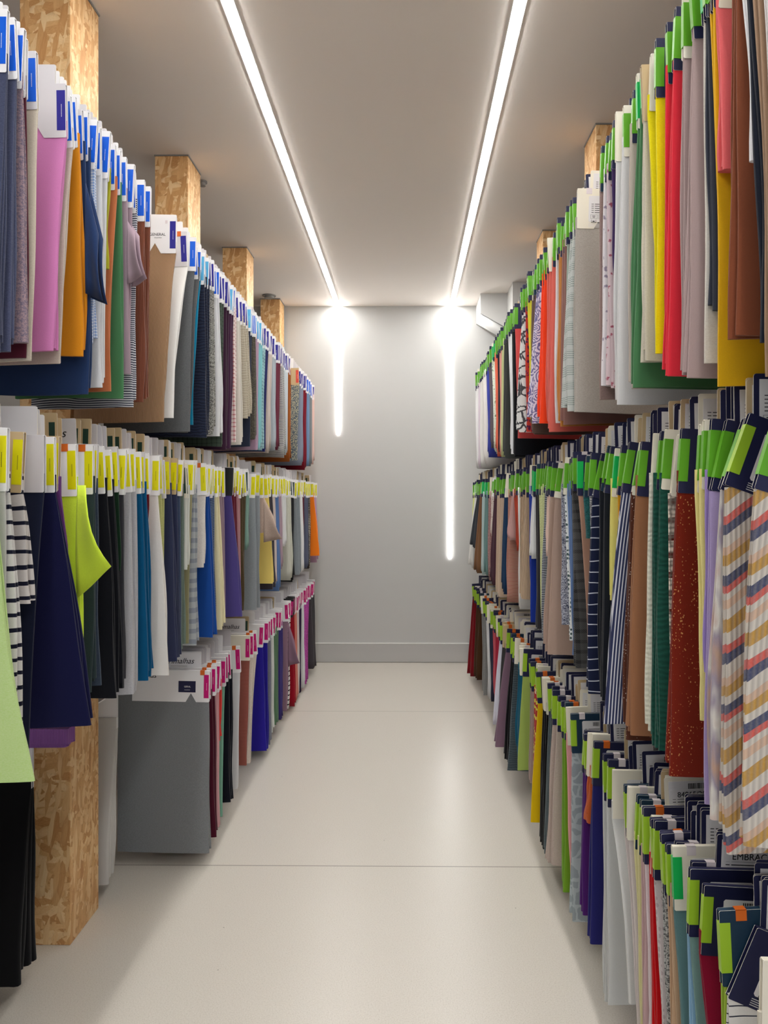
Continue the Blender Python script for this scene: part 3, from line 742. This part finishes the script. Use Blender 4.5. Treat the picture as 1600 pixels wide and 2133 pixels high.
RAILS['right', 'mid'] = [
 (1566,1528,1745,(216,208,196),'candy',None,'nearest candy striped',{'n':1,'hd':'navy','tilt':14}),
 (1506,1492,1760,(216,208,196),'candy',None,'long candy striped',{'n':1,'hd':'navy','tab':'lime','tilt':22}),
 (1497,1456,1690,(206,196,186),'dye',None,'pastel tie dyed',{'n':1,'hd':'navy','tilt':18}),
 (1474,1464,1675,(180,162,208),'solid',None,'long lilac',{'n':1,'hd':'navy','tilt':14}),
 (1464,1460,1398,(160,138,200),'solid',None,'short lilac',{'n':1}),
 (1443,1453,1485,(234,222,146),'solid',None,'pale yellow',{'hd':'cream','n':2}),
 (1407,1377,1602,(124,34,16),'sequin',(210,150,90),'rust sequinned',{'n':1}),
 (1388,1390,1500,(232,222,206),'crochet',(90,30,18),'crochet cream',{'hd':'cream','tab':None,'n':1,'tilt':8}),
 (1358,1350,1542,(30,84,70),'wave',(20,62,54),'bottle green',{'n':2,'tilt':5}),
 (1350,1336,1510,(222,222,206),'wave',(200,200,184),'ivory crinkle',{'hd':'cream','n':1,'tilt':6}),
 (1322,1299,1522,(158,110,78),'solid',None,'caramel brown',{'n':1,'tilt':4}),
 (1312,1293,1530,(90,50,36),'sequin',(230,220,210),'brown sequinned',{'hd':'cream','n':1,'tilt':10}),
 (1292,1248,1498,(54,60,96),'pinstripe',(216,218,226),'navy pinstriped',{'n':1,'tilt':8}),
 (1284,1286,1110,(238,168,26),'solid',None,'marigold',{'n':1}),
 (1270,1263,1248,(232,224,124),'solid',None,'light yellow',{'tab':'emerald','n':1}),
 (1247,1243,1445,(26,30,38),'solid',None,'black',{'n':2,'tilt':6}),
 (1232,1214,1440,(26,34,64),'thinstripe',(206,210,222),'navy banded',{'tilt':10,'n':1}),
 (1226,1231,1200,(220,220,220),'zigzag',(30,34,44),'black white tweed',{'n':1}),
 (1213,1214,1120,(18,64,66),'tweed',(30,90,90),'dark teal',{'info':1,'n':1}),
 (1203,1221,1340,(170,132,112),'solid',None,'tan',{'n':1,'tab':'emerald'}),
 (1190,1192,1388,(84,84,84),'plaid',(30,30,32),'grey black plaid',{'n':1}),
 (1180,1189,1360,(96,122,166),'solid',None,'denim blue',{}),
 (1174,1184,1330,(222,226,226),'dots',(60,80,80),'dotted white',{'hd':'cream'}),
 (1168,1166,1298,(210,214,226),'zigzag',(24,34,74),'navy tweed',{'n':1}),
 (1146,1131,1354,(184,158,144),'solid',None,'wide taupe',{'n':2,'tilt':5,'info':1}),
 (1139,1133,1150,(238,208,194),'solid',None,'peach blush',{}),
 (1134,1123,1330,(28,30,44),'hstripe',(190,196,206),'black fine striped',{}),
 (1122,1124,1280,(200,206,154),'wave',(180,188,130),'pale sage',{}),
 (1115,1114,1300,(56,54,58),'solid',None,'dark charcoal',{}),
 (1108,1101,1156,(236,238,238),'solid',None,'white',{'tab':'emerald'}),
 (1101,1103,1288,(30,58,158),'solid',None,'royal blue',{'hd':'cream'}),
 (1083,1080,1235,(198,172,144),'rib',None,'sand beige',{'info':1}),
 (1078,1080,1262,(230,230,228),'solid',None,'ivory white',{}),
 (1070,1074,1135,(158,56,34),'solid',None,'rust',{}),
 (1065,1055,1118,(206,164,160),'solid',None,'rose pink',{}),
 (1058,1053,1243,(204,168,150),'hstripe',(160,80,70),'red banded beige',{}),
 (1050,1043,1226,(26,58,94),'solid',None,'dark blue',{'hd':'cream'}),
 (1035,1031,1232,(206,184,162),'melange',(180,150,124),'oatmeal',{'info':1}),
 (1029,1019,1210,(78,48,60),'solid',None,'dark maroon',{}),
 (1023,1021,1110,(228,216,206),'dots',(140,80,76),'polka dotted',{'hd':'white'}),
 (1017,1016,1200,(188,150,146),'tweed',(140,100,100),'rose tweed',{}),
 (1010,1007,1190,(112,146,144),'solid',None,'teal grey',{'tab':'emerald'}),
 (1004,1001,1188,(186,206,206),'solid',None,'pale aqua',{'tab':'emerald'}),
 (999,986,1186,(126,90,62),'solid',None,'chocolate brown',{}),
 (993,978,1135,(62,66,72),'solid',None,'charcoal',{}),
 (989,975,1176,(234,234,230),'solid',None,'off white',{}),
 (985,983,1080,(230,238,160),'solid',None,'pale lemon',{}),
]
RAILS['right', 'low'] = [
 (1572,1580,2400,(206,200,184),'solid',None,'cream',{'hd':'cream','tab':None,'n':1}),
 (1512,1500,2400,(232,230,226),'pencilstripe',(40,44,60),'white with thin dark stripes',{'n':1,'tab':None,'tilt':24,'info':1}),
 (1498,1502,2400,(160,190,60),'solid',None,'lime green',{'hd':'petrol','n':2}),
 (1453,1475,2400,(132,4,42),'solid',None,'dark crimson',{'n':1,'info':1}),
 (1434,1440,2350,(116,150,144),'solid',None,'sage teal',{'hd':'navy','n':1,'info':1}),
 (1428,1432,2330,(140,182,212),'solid',None,'sky blue',{'n':1}),
 (1400,1412,2300,(92,126,126),'solid',None,'grey teal',{'tab':'emerald','n':1}),
 (1388,1393,2290,(196,164,132),'solid',None,'tan beige',{'n':2}),
 (1376,1382,2250,(70,72,72),'tweed',(190,190,186),'black boucle',{'n':2}),
 (1360,1374,2240,(210,200,198),'dots',(180,166,166),'pinkish lace',{'n':1,'sticker':'pale'}),
 (1350,1354,2230,(196,4,14),'solid',None,'pillar red',{'n':2,'sticker':'pale'}),
 (1341,1346,2200,(228,214,216),'solid',None,'powder pink white',{'sticker':'orange'}),
 (1335,1334,2190,(202,170,170),'solid',None,'dusty pink',{'n':2,'sticker':'pale'}),
 (1318,1331,2170,(222,216,160),'solid',None,'pale yellow',{'hd':'petrol','sticker':'pale'}),
 (1298,1324,2150,(206,196,192),'solid',None,'rose grey',{'n':2}),
 (1272,1302,2066,(208,208,204),'solid',None,'silver grey',{'hd':'cream','n':1,'tab':None,'info':1}),
 (1254,1254,2070,(206,208,206),'solid',None,'long silver grey',{'n':2,'sticker':'pale'}),
 (1233,1222,1952,(36,36,106),'solid',None,'navy blue',{'n':1,'sticker':'orange','info':1}),
 (1222,1214,1700,(200,96,50),'sequin',(40,20,20),'orange sequinned',{'hd':'cream','tab':None}),
 (1213,1204,1888,(84,32,116),'solid',None,'violet',{'n':2}),
 (1190,1184,1905,(156,166,170),'leaf',(176,186,188),'grey patterned',{'n':1}),
 (1178,1182,1850,(232,166,166),'solid',None,'salmon pink',{'hd':'cream','n':1}),
 (1170,1168,1840,(118,166,42),'solid',None,'grass green',{'sticker':'orange'}),
 (1150,1137,1788,(196,180,170),'melange',(168,150,138),'rosy beige',{'n':2,'sticker':'pale'}),
 (1142,1131,1770,(92,104,108),'melange',None,'slate grey',{'sticker':'pale'}),
 (1130,1122,1748,(16,16,18),'solid',None,'black',{'hd':'cream','sticker':'orange'}),
 (1120,1101,1706,(232,192,4),'solid',None,'sunflower yellow',{'n':1,'sticker':'orange'}),
 (1112,1108,1650,(190,60,60),'print',(230,220,90),'red yellow print',{'hd':'cream'}),
 (1104,1099,1620,(172,150,144),'solid',None,'taupe',{'sticker':'orange'}),
 (1088,1074,1598,(168,192,98),'solid',None,'light green',{'n':1,'info':1}),
 (1079,1072,1560,(20,96,124),'solid',None,'petrol',{'hd':'cream'}),
 (1070,1056,1600,(62,74,80),'wave',(90,102,108),'dark slate crinkle',{'sticker':'orange','n':1}),
 (1064,1046,1578,(14,14,18),'solid',None,'jet black',{'sticker':'orange'}),
 (1053,1027,1552,(134,106,124),'solid',None,'mauve',{'n':1}),
 (1046,1036,1500,(58,56,58),'solid',None,'charcoal',{'hd':'kraft','sticker':'orange'}),
 (1040,1025,1506,(222,222,236),'solid',None,'lilac white',{}),
 (1032,1031,1470,(170,32,60),'solid',None,'crimson',{'sticker':'pale'}),
 (1026,1028,1453,(190,82,94),'solid',None,'rose red',{'sticker':'orange'}),
 (1018,1021,1450,(40,44,64),'solid',None,'dark navy',{'hd':'cream'}),
 (1012,1015,1444,(204,204,204),'solid',None,'light grey',{'sticker':'orange'}),
 (1003,1005,1442,(136,136,134),'melange',(80,80,80),'grey melange',{'n':2,'sticker':'orange'}),
 (992,986,1407,(74,48,26),'solid',None,'dark brown',{'sticker':'pale'}),
 (984,973,1401,(124,12,24),'solid',None,'dark red',{}),
]
TIP = {'left': .76, 'right': .50}
DEFTAB = {('left','top'):'blue', ('left','mid'):'yellow', ('left','low'):'magenta', ('right','top'):'green', ('right','mid'):'green', ('right','low'):'lime'}
HOUT = {'white':'white','cream':'cream','kraft':'kraft','navy':'navy','petrol':'petrol blue','black':'black','grey':'grey'}
used = {}
def add_swatch(side, tn, D, Db, dxo, L, th, ent, seed, label, expo, tipx=None):
    name_, opt = ent[6], ent[7]; g = -1 if side == 'left' else 1; zt = TIERS[tn][0]; rnd = random.Random(seed)
    far = D > 4.6
    e = empty('fabric_swatch', (g*(tipx or TIP[side]), D, zt+rnd.uniform(-.004, .004)))
    tag(e, label, 'fabric swatch', 'fabric swatches on the %s %s rail' % (TN[tn], side))
    m = fabric_mat(ent[3], ent[4], ent[5], name_.replace(' ', '_'))
    nl = 1 if L < .3 or th < .012 else (2 if th < .024 else 3)
    fb = link('cloth', fabric_mesh(side, L, min(.0074, th), th, Db-D, dxo, nl, seed, m, opt.get('pw', 1.25), opt.get('W', W), -.1175 if opt.get('tilt', 0) > 7 else -.080), e)
    hd = opt.get('hd')
    if hd is None:
        hd = ('white' if rnd.random() < .88 else 'grey') if side == 'left' else ('navy' if rnd.random() < .80 else rnd.choice(['cream', 'petrol']))
    yaw = rnd.uniform(-1, 1)*(2.0 if expo > 10 else .8); tilt = opt.get('tilt', 3 if (side, tn) == ('right', 'mid') else 0)+rnd.uniform(-3.5, 3.5)*(.3 if opt.get('plain') else 1)
    h = link('header_card', header_mesh(side, hd, not any(a-.03 < D < a+PD+.03 for a in (LP if side == 'left' else RP[:3]))), e)
    Rot = (0, R(tilt)*1.0 if side == 'right' else R(-tilt), R(yaw))
    # the card turns about its lower aisle corner, where it grips the cloth
    piv = Vector((0, 0, -.12)); rm = Matrix.Rotation(Rot[2], 3, 'Z') @ Matrix.Rotation(Rot[1], 3, 'Y')
    fb.rotation_euler = (0, 0, R(yaw))
    h.rotation_euler = rm.to_euler(); h.location = piv - rm @ piv + Vector((g*rnd.uniform(-.004, .006), 0, rnd.uniform(-.007, .008)))*(0 if opt.get('plain') else 1)
    tabc = opt.get('tab', DEFTAB[side, tn])
    if side == 'right' and tabc == DEFTAB[side, tn] and hd in ('cream', 'kraft') and rnd.random() < .6: tabc = None
    if tabc: link('colour_tab', tab_mesh(side, tabc), h)
    if opt.get('sticker'): link('sticker', sticker_mesh(side, opt['sticker'], .018 if side == 'left' else .026), h)
    elif side == 'right' and rnd.random() < .55: link('sticker', sticker_mesh(side, 'pale' if rnd.random() < .7 or tn != 'low' else 'orange', .026), h)
    if side == 'right' and hd in ('navy', 'cream', 'petrol') and (opt.get('info') or expo > 13) and tn != 'top' or (opt.get('info')): link('printed_label', info_mesh(side), h)
    bare = side == 'right' and tn == 'low' and (1.53 < D < 1.652 or 1.25 < D < 1.362)   # where the faces of the cards behind show
    if not opt.get('plain') and not bare:
        if side == 'left': bs = 'kraft' if (tn == 'mid' and rnd.random() < .24) or rnd.random() < .08 else ('grey' if rnd.random() < .7 else 'white')
        else: bs = rnd.choice(['navy', 'navy', 'navy', 'cream', 'kraft'])
        k = link('backing_card', backing_mesh(side, bs, 3 if (not far and rnd.random() < .6) else 2, rnd.randint(0, 3)), e)
        if (side, tn) == ('right', 'low'): k.location = (g*rnd.uniform(0, .012), 0, rnd.uniform(-.010, .008))
        k.rotation_euler = (0, R(rnd.uniform(-2.5, 2.5))*1.0, R(rnd.uniform(-.8, 1.2)*g))
    if opt.get('flap'):
        p = [(a, z) for a, z in opt['flap']]
        fl = link('swung_corner', flap_mesh(side, p, opt.get('flapb', .015)*(-1), m), e); fl.location = (0, -.004, 0)
    return e, h

SW = {}
for (side, tn), ents in RAILS.items():
    g = -1 if side == 'left' else 1; zt = TIERS[tn][0]; tip = TIP[side]
    items = []; prevD = None; prevDb = None
    Ds = [tip*F/abs(VX-e_[0]) for e_ in ents]
    lastD = None; lastDb = None
    for i, ent in enumerate(ents):
        D1 = Ds[i]; gap = (D1-Ds[i-1]) if i else .03
        n = ent[7].get('n') or max(1, min(3, int(gap/.055)+1))
        for j in range(n):
            D = D1-gap*(n-1-j)/n*.9 if n > 1 else D1
            if lastD is not None: D = max(D, lastD+.0135)
            foot = ent[1]; Dfull = tip*F/abs(VX-foot)
            lean = max(-.13, min(.05, Dfull-D1))
            Db = D+lean
            if lastDb is not None: Db = max(Db, lastDb+.008)
            Db = min(Db, D+.06)
            # sideways reach of the foot that the lean does not explain
            Xfoot = abs(foot-VX)/F*Db; dxo = tip-Xfoot; dxo = max(-.05, min(.085, dxo))
            if j < n-1: dxo *= .6
            Hb = HC-(ent[2]-VY)/F*Db
            L = zt-Hb+(.012*(n-1-j))
            if tn == 'low': L = min(L, zt-.035)
            L = max(.16, min(L, .76))
            items.append([ent, i, j, n, D, Db, dxo, L, gap]); lastD = D; lastDb = Db
    SW[side, tn] = items

# two recessed hangings in the lower left bay and a white one tucked behind the first pillar
EXTRA = [
 (1.02, 1.70, -.03, .66, (66,84,40), 'solid', None, 'dark moss green', .030, 'dark moss green cloth at the lower left edge, hanging low'),
 (1.03, 1.86, -.03, .66, (30,32,42), 'solid', None, 'dark ink', .05, 'dark ink cloth hanging low beside the black one, bottom left'),
 (1.065, 2.17, .0, .64, (14,14,18), 'solid', None, 'black', .07, 'long black cloth hanging low in front of the nearest left pillar'),
 (1.040, 2.74, -.01, .655, (206,204,200), 'solid', None, 'off white', .05, 'off white cloth tucked between the nearest left pillar and the grey swatch'),
]

# order each rail for naming, then build
def screen_share(q, items):
    ent, i, j, n, D, Db, dxo, L, gap = items[q]; e_ = RAILS_OF[id(items)]
    ex = abs(ent[0]-e_[i-1][0]) if i else 20
    if ent[0] < 0 or ent[0] > 1560: ex = 12
    return min(ex, 60)/n*(L*F/D)
RAILS_OF = {id(SW[k]): RAILS[k] for k in SW}
ranked = sorted(((screen_share(q, SW[k]), k, q) for k in SW for q in range(len(SW[k]))), reverse=True)
OWN = {(k, q) for _, k, q in ranked[:300]}
rest = []
cnt = 0
labels = set()
order_w = {2: ['nearer', 'farther'], 3: ['nearest', 'middle', 'farthest']}
for (side, tn), items in SW.items():
    ents = RAILS[side, tn]
    for q, (ent, i, j, n, D, Db, dxo, L, gap) in enumerate(items):
        prv = ents[i-1][6] if i else None; nxt = ents[i+1][6] if i+1 < len(ents) else None
        pre = '' if n == 1 else order_w[n][j]+' '
        rail = '%s %s rail' % (TN[tn], side)
        if prv and nxt: lab = '%s%s swatch, %s, between %s and %s' % (pre, ent[6], rail, prv, nxt)
        elif nxt: lab = '%s%s swatch, %s, before %s' % (pre, ent[6], rail, nxt)
        else: lab = '%s%s swatch, %s, last beside %s' % (pre, ent[6], rail, prv)
        if len(lab.split()) > 16: lab = '%s%s swatch, %s, right behind %s' % (pre, ent[6], rail, prv)
        assert lab not in labels, lab
        labels.add(lab)
        nb = items[q-1][5] if q else Db-.03
        th = max(.008, min(.034 if n == 1 else .026, (Db-nb)*.94))
        # the cloth fills the space back to its nearer neighbour, so hang it centred there
        Dc = Db-th/2+.001
        expo = abs(tip_px - ents[i-1][0]) if (i and (tip_px := ent[0])) else 10
        expo = expo/n
        e, h = add_swatch(side, tn, D, Dc, dxo, L, th, ent, 1000+cnt, lab, expo)
        if ((side, tn), q) not in OWN: rest.append(e)
        tx = ent[7].get('text')
        if tx == 'GENERAL':
            text_part('GENERAL', h, (-.088, -.0056, -.062), .0125, P_INK); text_part('COLLECTION', h, (-.072, -.0056, -.070), .0040, P_INK)
            mb = MB(); mb.box(-.036, -.028, -.0060, -.0052, -.022, -.012); link('sticker', mb.mesh('sticker', [P_TAG]), h)
        if tx == 'GERAL':
            mb = MB(); mb.box(-.118, -.052, -.0060, -.0052, -.083, -.040); pl = link('printed_panel', mb.mesh('printed_panel', [P_NAVY]), h)
            text_part('GERAL', h, (-.096, -.0064, -.064), .0085, P_WHITE); text_part('COLLECTION', h, (-.095, -.0064, -.075), .0035, P_WHITE)
            text_part('trimalhas', h, (-.300, -.0056, -.030), .026, P_INK, .35)
        cnt += 1
print('swatches', cnt)
# handwritten-style lettering on some of the taller cards
tall = [o for o in bpy.data.objects if o.name.startswith('backing_card') and o.parent]
def near_tall(side, tn, Dw):
    zt = TIERS[tn][0]; g = -1 if side == 'left' else 1
    c = [o for o in tall if o.parent.location.x*g > 0 and abs(o.parent.location.z-zt) < .1 and (side == 'left' or len(o.data.materials) > 5)]
    return min(c, key=lambda o: abs(o.parent.location.y-Dw))
for tn, Dw, sz in (('top', 2.62, .030), ('mid', 1.50, .030), ('mid', 1.84, .030), ('mid', 2.32, .028), ('mid', 3.62, .028), ('low', 2.98, .030), ('low', 3.75, .030), ('low', 5.0, .03), ('top', 3.0, .03)):
    o = near_tall('left', tn, Dw)
    if o.get('done'): continue
    text_part('trimalhas', o, (-.185, .0056, .018), sz, P_INK, .35); 
    mb = MB(); mb.box(-.165, -.100, .0053, .0057, .008, .0088); link('underline', mb.mesh('underline', [P_INK]), o)
for tn, Dw, tx in (('low', 1.66, '84065/20'), ('low', 1.37, 'EMBRACE'), ('low', 2.55, 'GERRA 15')):
    o = near_tall('right', tn, Dw)
    mb = MB(); mb.box(.058, .185, .0050, .0056, .0175, .0375); link('number_patch', mb.mesh('number_patch', [P_LABEL]), o)
    text_part(tx, o, (.073, .0044, .0215), .0165, P_INK)

for k, (tx_, D, dxo, L, rgb, pat, r2, nm, th, lab) in enumerate(EXTRA):
    ent = (0, 0, 0, rgb, pat, r2, nm, {'tab': 'magenta'})
    e = empty('hanging_cloth', (-tx_, D, .70)); tag(e, lab, 'fabric', None)
    m = fabric_mat(rgb, pat, r2, nm.replace(' ', '_'))
    link('cloth', fabric_mesh('left', L, .02, th*1.6, -.02, dxo, 4, 70+k, m), e)
    link('header_card', header_mesh('left', 'white'), e)
# purple cloth folded over the near end of the lower left rail
mb = MB()
o = link('folded_cloth', fabric_mesh('left', .130, .05, .06, 0, 0, 4, 99, fabric_mat((150, 96, 170), 'rib', None, 'violet')))
o.location = (-.93, 2.12, .850); tag(o, 'violet ribbed cloth folded over the rail in front of the nearest left pillar', 'fabric')

# the smallest and least visible swatches of the rails are one mass
def merge(roots, name):
    V = []; Fc = []; MI = []; SM = []; mats = []; idx = {}
    def add(o, mw):
        mw = mw @ o.matrix_basis
        if o.type == 'MESH':
            me = o.data; n = len(V); V.extend([tuple(mw @ v.co) for v in me.vertices])
            for p in me.polygons:
                Fc.append([n+v for v in p.vertices]); mt = me.materials[p.material_index]
                if mt.name not in idx: idx[mt.name] = len(mats); mats.append(mt)
                MI.append(idx[mt.name]); SM.append(p.use_smooth)
        for c in kids.get(o.name, []): add(c, mw)
    kids = {}
    for o in bpy.data.objects:
        if o.parent: kids.setdefault(o.parent.name, []).append(o)
    for r_ in roots: add(r_, Matrix.Identity(4))
    me = bpy.data.meshes.new(name); me.from_pydata(V, [], Fc)
    for m in mats: me.materials.append(m)
    me.polygons.foreach_set('material_index', MI); me.polygons.foreach_set('use_smooth', SM)
    def kill(o):
        for c in kids.get(o.name, []): kill(c)
        bpy.data.objects.remove(o)
    for r_ in list(roots): kill(r_)
    return link(name, me)
tag(merge(rest, 'fabric_swatches'), 'slim and distant fabric swatches filling the rails between the larger ones', 'fabric swatches', None, 'stuff')
